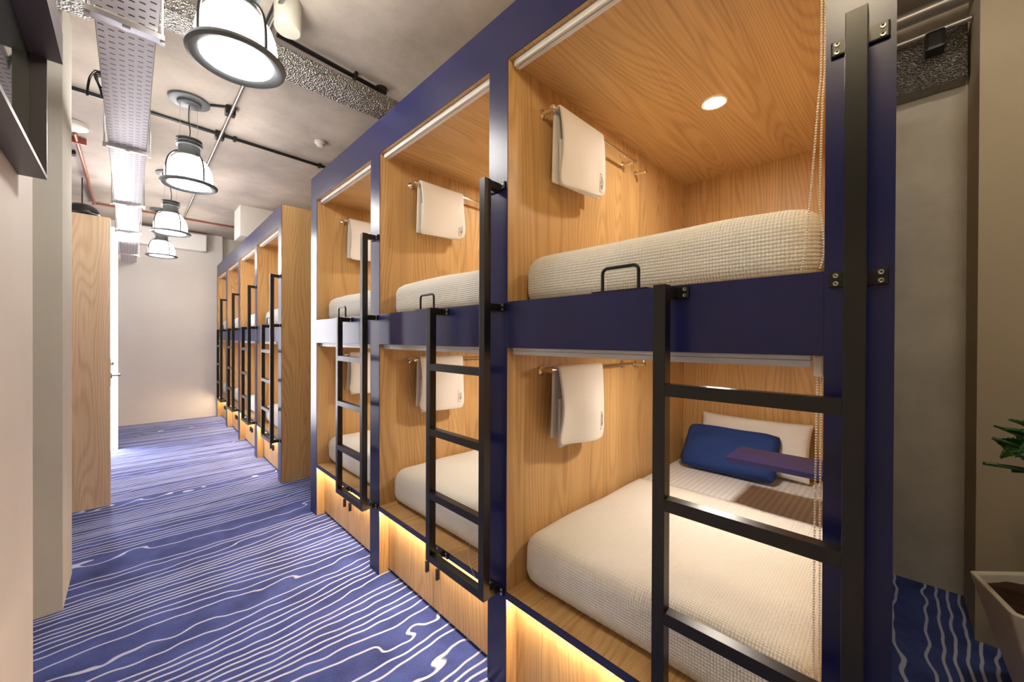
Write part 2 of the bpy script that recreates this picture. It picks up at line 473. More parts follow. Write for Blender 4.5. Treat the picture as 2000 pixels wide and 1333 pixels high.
def lower_chain():
    a = [(0.036, 0.015, RB-.05), (0.036, 0.017, 1.2), (0.036, 0.019, 0.9), (0.036, 0.019, 0.62), (0.034, 0.024, 0.50), (0.030, 0.022, 0.44)]
    c = [(0.042, 0.009, RB-.05), (0.042, 0.009, 1.2), (0.042, 0.009, 0.9), (0.042, 0.008, 0.62), (0.040, 0.006, 0.5), (0.034, 0.010, 0.44)]
    return [a, c]

def lower_chain_loose():
    a = [(0.036, 0.015, RB-.05), (0.036, 0.03, 1.1), (0.036, 0.07, 0.75), (0.02, 0.13, 0.56), (0.0, 0.135, 0.50), (-0.006, 0.115, 0.45), (-0.006, 0.07, 0.40)]
    return [a]

def bay(label, cat, w, p, loc, rz=0.0, far_panel=0.0, inset=0.0):
    t = thing('bunk_bed', label, cat, loc, rz)
    D = 1.838
    obj('side_panel', box(B(), 0.004, D+.02, -p+inset, 0, 0.0, ZT-.001), 'wood_z', t)
    obj('front_post', box(B(), 0.0, 0.0035, -p, 0, 0.0, ZT), 'navy', t)
    if far_panel > 0:
        obj('side_panel', box(B(), 0.004, D+.02, w, w+far_panel, 0.0, ZT-.001), 'wood_z', t)
        obj('front_post', box(B(), 0.0, 0.0035, w, w+far_panel, 0.0, ZT), 'navy', t)
    obj('back_panel', box(B(), D, D+.018, 0.001, w-.001, 0.44, ZO), 'wood_z', t)
    obj('ceiling_panel', box(B(), 0.004, D+.02, 0.0005, w-.0005, ZO, ZT-.002), 'wood_x', t)
    obj('header_panel', box(B(), 0.0, 0.0035, 0.0, w, ZO, ZT), 'navy', t)
    obj('upper_deck', box(B(), 0.0365, D, 0.0005, w-.0005, RB+.012, 1.598), 'wood_x', t)
    obj('guard_rail', box(B(), 0.0, 0.036, 0.0, w, RB, RT, 0.0015), 'navy', t)
    obj('lower_deck', box(B(), 0.0045, D, 0.0005, w-.0005, 0.402, DK), 'wood_x', t)
    obj('deck_edge', box(B(), 0.0, 0.004, 0.0, w, 0.402, DK), 'navy', t)
    b = B(); box(b, 0.012, 0.024, 0.01, w-.01, 0.394, 0.4015); obj('led_strip', b, 'led', t)
    obj('plinth', box(B(), 0.082, 0.10, 0.0, w, 0.0, 0.40), 'gap', t)
    for s in (0, 1):
        y0 = 0.002 if s == 0 else w/2+.0015; y1 = w/2-.0015 if s == 0 else w-.002
        dr = obj('storage_door', box(B(), 0.064, 0.081, y0, y1, 0.022, 0.394, 0.001), 'wood_z', t)
        yk = w/2+(-.05 if s == 0 else .05)
        kb = B(); box(kb, 0.044, 0.064, yk-.006, yk+.006, 0.20, 0.262, 0.003)
        obj('door_pull', kb, 'black', dr)
    sh = B(); box(sh, 0.98, 1.25, 0.0005, 0.482, 0.877, 0.90, 0.002)
    obj('reading_shelf', sh, 'navy', t)
    return t

def downlight(label, loc, lower=False):
    t = thing('downlight', label, 'downlight', loc, group='downlights inside the bunks')
    b = B(); lathe(b, [(0.046, 0.0), (0.054, -0.001), (0.055, -0.005), (0.046, -0.004), (0.046, 0.0)], seg=32, cap=False)
    obj('trim_ring', b, 'white', t)
    b = B(); lathe(b, [(0.0, -0.003), (0.045, -0.003), (0.045, -0.0005), (0.0, -0.0005)], seg=32)
    obj('lens', b, 'lens', t)
    return t

def towel_rail(label, loc, length=0.71):
    # loc is the wall point of the aisle-side bracket; the rail stands off towards -y
    t = thing('towel_rail', label, 'towel rail', loc, group='towel rails of the near bunks')
    tube_b = B(); tube(tube_b, [(-0.012, -0.07, 0), (length+.012, -0.07, 0)], 0.0085, 12)
    lathe(tube_b, [(0, -.014), (.0125, -.012), (.0125, .0), (0.0, .0)], (-0.006, -0.07, 0), 14, 'x')
    lathe(tube_b, [(0, .0), (.0125, .0), (.0125, .012), (0.0, .014)], (length+.006, -0.07, 0), 14, 'x')
    obj('bar', tube_b, 'chrome', t)
    for x in (0.0, length):
        b = B(); lathe(b, [(0.0, 0), (0.022, 0), (0.022, -0.006), (0.010, -0.012), (0.008, -0.07), (0.0, -0.07)], (x, 0, -0.006), 18, 'y')
        obj('bracket', b, 'chrome', t)
    return t

def wall_hook(label, loc):
    b = B(); lathe(b, [(0.0, 0), (0.019, 0), (0.019, -0.006), (0.008, -0.012), (0.0065, -0.066), (0.012, -0.067), (0.012, -0.074), (0.0, -0.074)], (0, 0, 0), 18, 'y')
    box(b, -0.005, 0.005, -0.072, -0.062, -0.004, 0.026, 0.002)
    o = obj('wall_hook', b, 'chrome'); o.location = loc
    return tag(o, label, 'hook', 'wall hooks of the near bunks')

def towel(label, loc, front=0.33, back=0.31, width=0.345, seed=0, skew=0.03):
    # folded terry towel hung over the bar; local x along the bar, y across, z=0 at the bar centre
    t = thing('towel', label, 'towel', loc, group='towels on the rails')
    R = 0.016
    path = []
    N = 16
    for i in range(N+1): path.append(('b', back*(1-i/N)))
    for i in range(1, 8): path.append(('a', pi*i/8))
    for i in range(N+1): path.append(('f', front*(i/N)))
    NX = 14
    def make(off, thick_rows):
        b = B(); grid = []
        for j, (k, s) in enumerate(path):
            row = []
            for i in range(NX+1):
                u = i/NX
                x = u*width
                wob = noise.noise(Vector((u*2.2+seed*3.1, s*4.0, seed*1.7+off*9)))*0.012
                ripple = 0.009*sin(u*7.0+seed)*min(1, s*4)
                if k == 'b':
                    q = Vector((x-0.008*s*4*(1-u), R+0.004+wob*.4*min(1, s*5), -s*(1+skew*(.5-u))))
                elif k == 'a':
                    q = Vector((x, R*cos(s), R*sin(s)*.9))
                else:
                    k_ = s/front
                    edge = 0.014*(max(0, k_-.86)/.14)**2
                    xx = width/2+(x-width/2)*(1-.05*sin(pi*min(1, k_*1.1)))-0.03*s*(1-u)
                    xx += edge*(1 if u < .5 else -1)*abs(2*u-1)**6
                    q = Vector((xx, -R-0.004*min(1, s*6)-.016*sin(pi*min(1, k_*.85))+(ripple+wob)*.9*min(1, s*5), -s*(1+skew*(.5-u)*2)+.010*abs(2*u-1)**5*k_))
                # the stack of folds bows outward
                row.append(b.verts.new(q))
            grid.append(row)
        for a, c in zip(grid, grid[1:]):
            for i in range(NX):
                f = b.faces.new((a[i], a[i+1], c[i+1], c[i])); f.smooth = True
        return b
    o = obj('cloth', make(0, 0), 'towel', t, smooth=True)
    md = o.modifiers.new('thick', 'SOLIDIFY'); md.thickness = 0.011; md.offset = 0.0
    md = o.modifiers.new('soft', 'BEVEL'); md.width = 0.004; md.segments = 2; md.limit_method = 'ANGLE'
    # inner fold, seen as a second layer at the lower edge
    b = B(); grid = []
    for j in range(9):
        s = front*(0.35+.62*j/8)
        row = []
        for i in range(NX+1):
            u = i/NX
            row.append(b.verts.new(Vector((0.014+u*(width-.035), -R+0.011+.003*sin(u*6+seed), -s-0.012*(1-u)))))
        grid.append(row)
    for a, c in zip(grid, grid[1:]):
        for i in range(NX): b.faces.new((a[i], a[i+1], c[i+1], c[i]))
    o2 = obj('inner_fold', b, 'towel', t, smooth=True)
    md = o2.modifiers.new('thick', 'SOLIDIFY'); md.thickness = 0.009; md.offset = 0.0
    # printed mark, written upright along the lower corner
    b = B()
    rnd = random.Random(3)
    x0 = width*0.86; z0 = -front*0.62
    def fy(x, z):
        u = x/width; s = -z
        wob = noise.noise(Vector((u*2.2+seed*3.1, s*4.0, seed*1.7)))*0.012
        return -R-0.004-.016*sin(pi*min(1, s/front*.85))+(0.009*sin(u*7.0+seed)+wob)*.9-0.0066
    def stroke(xa, xb, za, zb):
        n = max(1, int(abs(za-zb)/.012))
        for k in range(n):
            z1 = za+(zb-za)*k/n; z2 = za+(zb-za)*(k+1)/n
            vs = [b.verts.new((xa, fy(xa, z1), z1)), b.verts.new((xb, fy(xb, z1), z1)), b.verts.new((xb, fy(xb, z2), z2)), b.verts.new((xa, fy(xa, z2), z2))]
            b.faces.new(vs)
    L_ = .092
    stroke(x0+.006, x0+.0115, z0-.012, z0-.036)
    stroke(x0+.009, x0+.0145, z0-.050, z0-.078)
    stroke(x0-.007, x0-.0045, z0, z0-L_)
    stroke(x0+.018, x0+.0205, z0-.020, z0-.070)
    for k, (za, ww) in enumerate(((.004, .020), (.040, .024), (.046, .016), (.060, .026), (.068, .020), (.088, .026))):
        stroke(x0-.006+.002*(k % 2), x0-.006+ww, z0-za, z0-za-.0022)
    obj('printed_mark', b, 'print', t)
    return t

def rounded_block(x0, x1, y0, y1, z0, z1, r, n=(30, 20, 8), amp=0.004, seed=0.0, dome=0.0, nobottom=False, hem=0.0):
    """soft upholstered block with rounded edges"""
    b = B()
    nx, ny, nz = n
    cx, cy, cz = (x0+x1)/2, (y0+y1)/2, (z0+z1)/2
    hx, hy, hz = (x1-x0)/2, (y1-y0)/2, (z1-z0)/2
    cache = {}
    def V(i, j, k):
        key = (i, j, k)
        if key in cache: return cache[key]
        p = Vector(((i/nx*2-1)*hx, (j/ny*2-1)*hy, (k/nz*2-1)*hz))
        q = Vector((max(-hx+r, min(hx-r, p.x)), max(-hy+r, min(hy-r, p.y)), max(-hz+r, min(hz-r, p.z))))
        dlt = p-q
        if dlt.length > 1e-9: p = q+dlt.normalized()*r
        wx = 1-(p.x/hx)**2*.6; wy = 1-(p.y/hy)**2*.8
        if p.z > 0: p.z += dome*wx*wy
        w_ = Vector((cx, cy, cz))+p
        nn = Vector((noise.noise(w_*5+Vector((seed, 0, 0))), noise.noise(w_*5+Vector((0, seed, 7))), noise.noise(w_*4+Vector((3, 1, seed)))))
        w_ += nn*amp
        if hem and k == 0:
            w_.z += hem*(.5+.5*sin(w_.y*13+seed)*cos(w_.x*9+seed*2))
        v = b.verts.new(w_); cache[key] = v; return v
    def quad(a, c, d_, e):
        f = b.faces.new((a, c, d_, e)); f.smooth = True
    for i in range(nx):
        for j in range(ny):
            if not nobottom: quad(V(i, j, 0), V(i, j+1, 0), V(i+1, j+1, 0), V(i+1, j, 0))
            quad(V(i, j, nz), V(i+1, j, nz), V(i+1, j+1, nz), V(i, j+1, nz))
    for i in range(nx):
        for k in range(nz):
            quad(V(i, 0, k), V(i+1, 0, k), V(i+1, 0, k+1), V(i, 0, k+1))
            quad(V(i, ny, k), V(i, ny, k+1), V(i+1, ny, k+1), V(i+1, ny, k))
    for j in range(ny):
        for k in range(nz):
            quad(V(0, j, k), V(0, j, k+1), V(0, j+1, k+1), V(0, j+1, k))
            quad(V(nx, j, k), V(nx, j+1, k), V(nx, j+1, k+1), V(nx, j, k+1))
    return b

def bedding(label, w, zb, seed, full=False, x1=1.07):
    o = obj('mattress', rounded_block(0.10, 1.82, 0.022, w-.022, zb+.002, zb+.205, 0.04, (30, 18, 6), 0.002, seed), 'sheet')
    b = rounded_block(0.080, 1.822 if full else 1.13, 0.010, w-.010, zb+.012, zb+.216, 0.068, (40 if full else 28, 26, 12), 0.006, seed, dome=0.016, nobottom=True, hem=0.016)
    if not full:
        dele = [f for f in b.faces if f.calc_center_median().x > x1]
        bmesh.ops.delete(b, geom=dele, context='FACES')
    k = obj('blanket', b, 'blanket', o, smooth=True)
    md = k.modifiers.new('thick', 'SOLIDIFY'); md.thickness = 0.004; md.offset = 1.0
    return tag(o, label, 'mattress', 'made-up bunk mattresses')

def cushion(name, label, m, L, H, T, loc, rot, seed=0, corner=3.2, soft=False):
    b = B(); nu, nv = 26, 16
    def sgn(a): return -1 if a < 0 else 1
    for side in (1, -1):
        g = []
        for i in range(nu+1):
            row = []
            for j in range(nv+1):
                u = i/nu*2-1; v = j/nv*2-1
                e = (1-abs(u)**corner)*(1-abs(v)**corner)
                t = T/2*max(0, e)**.42
                px = u*L/2*(1-.05*(1-abs(v)**2)*abs(u)**4); py = v*H/2*(1-.07*(1-abs(u)**2)*abs(v)**4)
                if soft:
                    mm = max(abs(u), abs(v)); nn_ = (abs(u)**7+abs(v)**7)**(1/7)
                    if nn_ > 1e-6: px *= mm/nn_; py *= mm/nn_
                wr = noise.noise(Vector((u*2+seed, v*2.4, side*2.0)))*.014*min(1, e*3)
                row.append(b.verts.new((px, py, side*(t+wr))))
            g.append(row)
        for i in range(nu):
            for j in range(nv):
                vs = (g[i][j], g[i+1][j], g[i+1][j+1], g[i][j+1])
                f = b.faces.new(vs if side > 0 else vs[::-1]); f.smooth = True
    bmesh.ops.remove_doubles(b, verts=b.verts[:], dist=0.0008)
    o = obj(name, b, m, smooth=True)
    o.location = loc; o.rotation_euler = rot
    md = o.modifiers.new('soft', 'SUBSURF'); md.levels = 1; md.render_levels = 1
    return tag(o, label, 'pillow', 'pillows in the nearest lower berth')

def ladder(label, loc, p, rz=0.0):
    t = thing('bunk_ladder', label, 'ladder', loc, rz)
    X0, X1, W = -0.087, -0.053, 0.034
    yr = -p/2; yl = yr+0.394
    hw = W/2
    obj('stile', box(B(), X0, X1, yr-hw, yr+hw, 0.409, 2.128, 0.0012), 'black', t)
    obj('stile', box(B(), X0, X1, yl-hw, yl+hw, 0.409, 1.624, 0.0012), 'black', t)
    for zc in (1.340, 1.032, 0.727, 0.426):
        obj('rung', box(B(), X0+.0005, X1-.0005, yr+hw, yl-hw, zc-hw+.0005, zc+hw-.0005, 0.001), 'black', t)
    for (yc, zc) in ((yr, 2.111), (yr, 1.607), (yr, 0.426), (yl, 1.607), (yl, 0.418)):
        b = B(); box(b, X1, -0.0055, yc-hw+.002, yc+hw-.002, zc-hw+.002, zc+hw-.002, 0.001)
        box(b, -0.0065, -0.0008, yc-.047, yc+.047, zc-.017, zc+.017, 0.0035)
        br = obj('bracket', b, 'black', t)
        for s in (-1, 1):
            for q in (-1, 1):
                bb = B(); lathe(bb, [(0.002, 0.0), (0.002, -.0012), (0.0048, -.0018), (0.0052, 0.0)], (-0.0065, yc+s*.036, zc+q*.0085), 12, 'x')
                obj('bolt', bb, 'bolt', br)
    return t

def grab_handle(label, loc, rz=0.0):
    b = B(); box(b, 0.004, 0.034, -0.098, 0.098, 0.0005, 0.0055, 0.002)
    pts = [(0.019, -0.064, 0.004), (0.019, -0.064, 0.062)]
    for k in range(1, 6): pts.append((0.019, -0.064+.018*(1-cos(k*pi/12)), 0.062+.018*sin(k*pi/12)))
    pts += [(0.019, -0.046, 0.080), (0.019, 0.046, 0.080)]
    for k in range(1, 6): pts.append((0.019, 0.046+.018*sin(k*pi/12), 0.080-.018*(1-cos(k*pi/12))))
    pts += [(0.019, 0.064, 0.062), (0.019, 0.064, 0.004)]
    tube(b, pts, 0.0058, 10)
    o = obj('grab_handle', b, 'black'); o.location = loc; o.rotation_euler = (0, 0, rz)
    return tag(o, label, 'handle', 'grab handles on the guard rails')

XF = 1.10
near = [  # y of near edge, opening width, near post width, far end panel, name
    (0.119, 1.019, 0.112, 0.0, 'nearest bunk'),
    (1.251, 1.027, 0.113, 0.0, 'middle near bunk'),
    (2.402, 1.008, 0.124, 0.140, 'left near bunk'),
]
for i, (y0, wd, pp, fp, nm) in enumerate(near):
    L = (XF, y0, 0.0)
    t = bay({0: 'large navy and oak bunk closest to the camera, pillows in its lower berth',
         1: 'navy and oak bunk between the closest bunk and the one by the gap',
         2: 'navy and oak bunk at the left end of the near block, beside the gap'}[i], 'bunk bed', wd, pp, L, 0, fp, inset=0.0145 if i == 0 else 0.0)
    t['group'] = 'bunks along the right side of the aisle'
    for up in (1, 0):
        berth = 'upper' if up else 'lower'
        zb = 1.598 if up else DK
        m_ = bedding(f'mattress under a cream waffle blanket, {berth} berth of {nm}', wd, zb, 1.3*i+up*4, full=bool(up))
        m_.location = L
        ch = upper_chain() if up else (lower_chain_loose() if i == 1 else lower_chain())
        r_ = headrail(wd, ZO if up else RB, ch, up, f'white roller blind rail with bead chain, {berth} berth of {nm}')
        r_.location = L
        r_['group'] = 'roller blinds of the near bunks'
        downlight(f'round warm downlight, ceiling of the {berth} berth of {nm}',
                  (XF+(.91 if up else .80), y0+(.52 if up else .46), (ZO if up else RB+.012)-.0005))
        zr = 2.49 if up else 1.340
        towel_rail(f'chrome towel rail, {berth} berth of {nm}', (XF+.215, y0+wd, zr))
        wall_hook(f'small chrome hook beyond the towel rail, {berth} berth of {nm}', (XF+1.075, y0+wd, zr-.012))
        towel(f'folded cream towel with grey mark, {berth} berth of {nm}', (XF+.238, y0+wd-.07, zr), seed=i*2+up, skew=0.05 if up else -0.03,
              front=.325 if up else .345)
    t = ladder({0: 'black steel ladder of the closest bunk, cut by the frame bottom',
            1: 'black steel ladder on the middle bunk of the near block',
            2: 'black steel ladder on the left bunk of the near block'}[i], (XF-.0005, y0, 0), pp)
    t['group'] = 'bunk ladders'
    grab_handle(f'black bent grab handle on the guard rail of {nm}', (XF, y0+.516, RT))

cushion('pillow', 'white cotton pillow propped against the back panel of the nearest lower berth', 'cotton', 0.64, 0.36, 0.11,
        (2.812, 0.665, 0.812), (radians(90-22), 0, radians(-90)), 1.0)
cushion('pillow', 'blue cotton cushion leaning on the white pillow in the nearest lower berth', 'bluecotton', 0.56, 0.33, 0.12,
        (2.672, 0.755, 0.778), (radians(90-38), 0, radians(-90)), 5.0, corner=4.5, soft=True)

# far block, slightly turned
FR = radians(-0.93)
FX, FY = 1.091, 4.42
def fpos(x, y, z=0.0):
    return (FX+x*cos(FR)-y*sin(FR), FY+x*sin(FR)+y*cos(FR), z)
ords = ['nearest', 'second', 'third', 'last']
FW, FP, PIT = 1.022, 0.128, 1.15
proto = {}
for i in range(4):
    yl_ = 0.13+i*PIT
    P = fpos(0, yl_)
    nm = f'{ords[i]} far bunk'
    lab = {0: 'oak and navy bunk just past the gap, its oak side panel facing the camera',
           1: 'second oak and navy bunk past the gap in the far block',
           2: 'third oak and navy bunk past the gap in the far block',
           3: 'last oak and navy bunk, against the far wall'}[i]
    if i == 0:
        proto['bay'] = bay(lab, 'bunk bed', FW, FP, P, FR)
        proto['bay']['group'] = 'bunks along the right side of the aisle'
        proto['ladder'] = ladder('black ladder on the ' + nm, (P[0]-.0005, P[1], 0), FP, FR)
        proto['ladder']['group'] = 'bunk ladders'
    elif i < 3:
        dup(proto['bay'], P, FR, lab)
        dup(proto['ladder'], (P[0]-.0005, P[1], 0), FR, 'black ladder on the ' + nm)
    else:
        bay(lab, 'bunk bed', FW, FP, P, FR, far_panel=0.04)['group'] = 'bunks along the right side of the aisle'
        dup(proto['ladder'], (P[0]-.0005, P[1], 0), FR, 'black ladder on the ' + nm)
    g = grab_handle(f'black bent grab handle on the guard rail of {nm}', fpos(0, yl_+.516, RT), FR)
    for up in (1, 0):
        berth = 'upper' if up else 'lower'
        zb = 1.598 if up else DK
        m_ = bedding(f'mattress under a pale waffle blanket, {berth} berth of {nm}', FW, zb, 4.3+i+up*3, full=bool(up)); m_.location = P; m_.rotation_euler = (0, 0, FR)
        r_ = headrail(FW, ZO if up else RB, [], up, f'white roller blind rail, {berth} berth of {nm}')
        r_.location = P; r_.rotation_euler = (0, 0, FR)
        r_['group'] = 'roller blinds of the far bunks'
        dl_ = downlight(f'round warm downlight, ceiling of the {berth} berth of {nm}', fpos(.91 if up else .80, yl_+.5, (ZO if up else RB+.012)-.0005))

# ------------------------------------------------------------------ pendants
def pendant(label, loc, canopy_z, warm=False):
    t = thing('pendant_lamp', label, 'pendant lamp', loc, group='opal pendant lamps over the aisle')   # origin at the rim centre
    b = B(); prof = []
    lathe(b, [(0.137, 0.004), (0.150, -0.004), (0.172, -0.008), (0.186, 0.0), (0.188, 0.010), (0.178, 0.018), (0.160, 0.016), (0.140, 0.012), (0.137, 0.004)], seg=56, cap=False)
    obj('rim_ring', b, 'pendant', t, smooth=True)
    b = B()
    lathe(b, [(0.147, 0.018), (0.153, 0.045), (0.154, 0.085), (0.148, 0.125), (0.133, 0.165), (0.110, 0.200), (0.082, 0.228)], seg=48)
    # keep the shell open at both ends
    bmesh.ops.delete(b, geom=[f for f in b.faces if len(f.verts) > 4], context='FACES')
    obj('glass_globe', b, 'globe_warm' if warm else 'globe', t, smooth=True)
    b = B(); lathe(b, [(0.0, 0.0095), (0.1365, 0.0095), (0.1365, 0.0125), (0.0, 0.0125)], seg=48)
    obj('diffuser', b, 'globe_bottom_warm' if warm else 'globe_bottom', t)
    b = B()
    lathe(b, [(0.0, 0.224), (0.086, 0.224), (0.088, 0.232), (0.072, 0.255), (0.070, 0.300), (0.071, 0.315), (0.086, 0.317), (0.086, 0.323), (0.071, 0.325),
              (0.071, 0.338), (0.088, 0.340), (0.088, 0.346), (0.071, 0.348), (0.071, 0.362), (0.084, 0.364), (0.084, 0.372), (0.0, 0.374)], seg=40)
    obj('cap', b, 'pendant', t, smooth=False)
    for k in range(4):
        a = radians(28+90*k); pr = [(0.088, 0.250), (0.104, 0.238), (0.128, 0.214), (0.148, 0.180), (0.160, 0.140), (0.165, 0.095), (0.166, 0.050), (0.166, 0.016)]
        b = B(); tube(b, spline([(r*cos(a), r*sin(a), h) for r, h in pr], 4), 0.0065, 8)
        obj('strap', b, 'black', t)
    H = canopy_z-loc[2]
    b = B(); lathe(b, [(0.0, H-.001), (0.134, H-.001), (0.134, H-.018), (0.126, H-.022), (0.078, H-.023), (0.078, H-.040), (0.070, H-.046), (0.0, H-.046)], seg=40)
    obj('canopy', b, 'pendant', t)
    for k in range(3):
        a = radians(80+120*k)
        b = B(); tube(b, [(0.062*cos(a), 0.062*sin(a), 0.37), (0.062*cos(a), 0.062*sin(a), H-.04)], 0.0011, 6)
        obj('suspension_wire', b, 'steel', t)
    b = B(); tube(b, spline([(0.0, 0.0, 0.372), (0.006, 0.004, 0.45), (-0.004, 0.0, 0.55), (0.0, 0.0, H-.045)], 6), 0.0035, 8)
    obj('cord', b, 'black', t)
    return t

PX = 0.345
for Y, lab in ((2.11, 'largest looking pendant lamp with opal glass, top of the photo'), (4.10, 'second opal glass pendant lamp from the camera'),
               (6.10, 'third opal glass pendant lamp, before the smallest one'), (7.92, 'smallest looking opal glass pendant lamp, nearest the far wall')):
    pendant(lab, (PX, Y, 2.72), ZC)

pendant('warm pendant lamp overhead at the camera end of the row, reflected in the nearest post', (PX, 0.10, 2.72), ZC, warm=True)

t = thing('fill_lamp', 'added round warm fill lamp over the passage at the near end of the bunks', 'fill lamp', (1.95, -0.33, ZC-.0005))  # added lamp out of view, brightens the right wall and pier
b = B(); lathe(b, [(0.0, 0.0), (0.13, 0.0), (0.13, -0.035), (0.118, -0.04), (0.118, -0.03), (0.0, -0.03)], seg=36); obj('housing', b, 'pendant', t)
b = B(); lathe(b, [(0.0, -0.031), (0.117, -0.031), (0.117, -0.037), (0.0, -0.037)], seg=36); obj('diffuser', b, 'fill_glow', t)

# dark dome lamp seen above the open door
t = thing('dome_lamp', 'unlit black dome pendant lamp hanging above the open oak door', 'pendant lamp', (-0.41, 7.0, 3.0))
b = B(); lathe(b, [(0.150, -0.02), (0.148, 0.01), (0.128, 0.055), (0.085, 0.088), (0.03, 0.102), (0.0, 0.104)], seg=36)
bmesh.ops.delete(b, geom=[f for f in b.faces if len(f.verts) > 4], context='FACES')
o = obj('shade', b, 'black', t, smooth=True); md = o.modifiers.new('thick', 'SOLIDIFY'); md.thickness = 0.006
obj('rod', tube(B(), [(0, 0, 0.10), (0, 0, ZC-3.0)], 0.006), 'black', t)

# ------------------------------------------------------------------ ceiling services
tr = thing('cable_tray', 'long perforated white steel cable tray hung below the ceiling', 'cable tray', (-0.01, 0.0, 2.75))
TS = [(-1.5, 2.20, 0.012), (2.225, 5.14, 0.0), (5.16, 7.3, 0.0), (7.32, 9.1, 0.0)]
for y0, y1, dz in TS:
    b = B(); wx = 0.096 if dz else 0.090
    box(b, -wx, wx, y0, y1, dz, dz+.0015)
    box(b, -wx, -wx+.0015, y0, y1, dz, dz+.045); box(b, wx-.0015, wx, y0, y1, dz, dz+.045)
    obj('tray_section', b, 'tray', tr)
for y in (2.21, 3.65, 5.15, 6.5, 8.2):
    thin = y != 2.21
    b = B(); box(b, -0.115, 0.115, y-(.008 if thin else .02), y+(.008 if thin else .02), -0.022, -0.001)
    for s in (-1, 1): tube(b, [(s*.108, y, -0.01), (s*.108, y, ZC-2.751)], 0.004, 8)
    for s in (-1, 1): box(b, s*.108-.008, s*.108+.008, y-.008, y+.008, -0.034, -0.020)
    box(b, -.012, .012, y-.012, y+.012, -.03, -.02)
    obj('hanger', b, 'steel', tr)

b = B()
tube(b, spline([(-0.102, 2.90, 2.83), (-0.122, 2.90, 2.838), (-0.142, 2.90, 2.80), (-0.150, 2.90, 2.75), (-0.153, 2.90, 2.70)], 6), 0.005, 8)
for k in range(4):
    tube(b, spline([(-0.102, 2.91+.008*k, 2.845-.004*k), (-0.128+.003*k, 2.91+.008*k, 2.842-.006*k), (-0.124+.004*k, 2.91+.008*k, 2.80-.006*k), (-0.103, 2.91+.008*k, 2.765-.012*k)], 6), 0.0035, 8)
tag(obj('cable_bundle', b, 'black'), 'short bundle of dark cables hanging off the side of the cable tray', 'cables')

b = B(); tube(b, [(-1.1, 4.48, ZC-.02), (1.0, 4.54, ZC-.02), (3.3, 4.62, ZC-.02)], 0.015, 10)
for x in (-.1, .72, 1.5): box(b, x-.012, x+.012, 4.49+.03*x, 4.54+.03*x, ZC-.04, ZC-.0005)
tag(obj('black_conduit', b, 'black'), 'black conduit crossing the ceiling behind the second pendant lamp', 'conduit')
b = B(); tube(b, [(0.60, 2.3, ZC-.062), (0.598, 9.1, ZC-.062)], 0.012, 10)
tag(obj('steel_conduit', b, 'dull_steel'), 'bare steel conduit running lengthways beside the pendant lamps', 'conduit')
b = B(); tube(b, [(0.60, 2.0, ZC-.02), (0.60, 2.9, ZC-.02)], 0.018, 10)
tag(obj('black_conduit', b, 'black'), 'short black conduit above the largest looking pendant lamp', 'conduit')
for (x, y, lab) in ((0.60, 3.98, 'black junction box on the steel conduit beside the second lamp canopy'), (0.60, 4.525, 'black junction box where the crossing conduit meets the steel conduit')):
    b = B(); box(b, x-.035, x+.035, y-.035, y+.035, ZC-.07, ZC-.001, .006)
    if y < 4.2: tube(b, [(x-.03, y, ZC-.012), (PX+.13, y+.06, ZC-.012)], 0.010)
    tag(obj('junction_box', b, 'black'), lab, 'junction box')
b = B(); tube(b, [(0.66, 2.78, ZC-.025), (1.36, 2.84, ZC-.025)], 0.016, 10)
lathe(b, [(0.0, -0.03), (0.042, -0.03), (0.045, 0.0), (0.0, 0.0)], (1.385, 2.845, ZC-.0005), 20)
box(b, 1.16, 1.18, 2.79, 2.85, ZC-.045, ZC-.0005)
tag(obj('black_conduit', b, 'black'), 'black conduit ending in a round box above the foil duct', 'conduit')

# foil ducts
b = B(); rounded = box(b, -0.02, 3.29, 2.58, 2.77, 3.12, 3.21, 0.02, 3)
tag(obj('foil_duct', b, 'foil'), 'flat silver foil duct crossing the ceiling to the bunks', 'duct')
b = B(); box(b, -0.42, -0.13, 2.45, 2.98, 3.11, 3.30, 0.05, 4)
tag(obj('foil_duct_end', b, 'foil'), 'crumpled foil duct box left of the cable tray', 'duct')
b = B(); box(b, 3.30, 3.415, -0.26, 9.2, 2.95, 3.25, 0.01, 2)
tag(obj('foil_duct', b, 'foil'), 'dark foil duct high on the right wall', 'duct')
b = B()
tube(b, [(3.15, -0.265, 3.32), (3.15, 9.2, 3.32)], 0.03, 12)
tube(b, [(3.22, -0.265, 3.22), (3.22, 9.2, 3.22)], 0.014, 10)
tag(obj('dark_pipes', b, 'steel'), 'pair of pipes beside the foil duct, top right of the photo', 'pipes')
b = B(); box(b, 3.17, 3.27, -0.17, -0.09, 3.10, 3.203, 0.015)
tag(obj('pipe_fitting', b, 'black'), 'black fitting on the pipes by the right wall duct', 'pipe fitting')

b = B(); lathe(b, [(0.0, 0.0), (0.070, 0.0), (0.070, -0.160), (0.064, -0.168), (0.0, -0.168)], (0.648, 2.50, ZC-.0005), 40)
tag(obj('ceiling_speaker', b, 'plastic'), 'white cylindrical ceiling speaker beside the largest looking lamp', 'speaker')
b = B(); lathe(b, [(0.0, 0.0), (0.052, 0.0), (0.052, -0.018), (0.036, -0.026), (0.030, -0.045), (0.018, -0.050), (0.0, -0.050)], (1.335, 4.04, ZC-.0005), 28)
tag(obj('smoke_detector', b, 'plastic'), 'small cream smoke detector on the ceiling above the near bunks', 'smoke detector')
sp = thing('sprinkler_pipe', 'red sprinkler pipe running along and across the ceiling', 'pipe', (0, 0, 0))
b = B(); tube(b, spline([(-0.365, 5.42, ZC-.04), (-0.36, 6.4, ZC-.035), (-0.355, 7.98, ZC-.035), (-0.31, 8.10, ZC-.025), (0.3, 8.12, ZC-.022), (1.9, 8.15, ZC-.022)], 5), 0.014, 10)
obj('pipe', b, 'copper', sp)
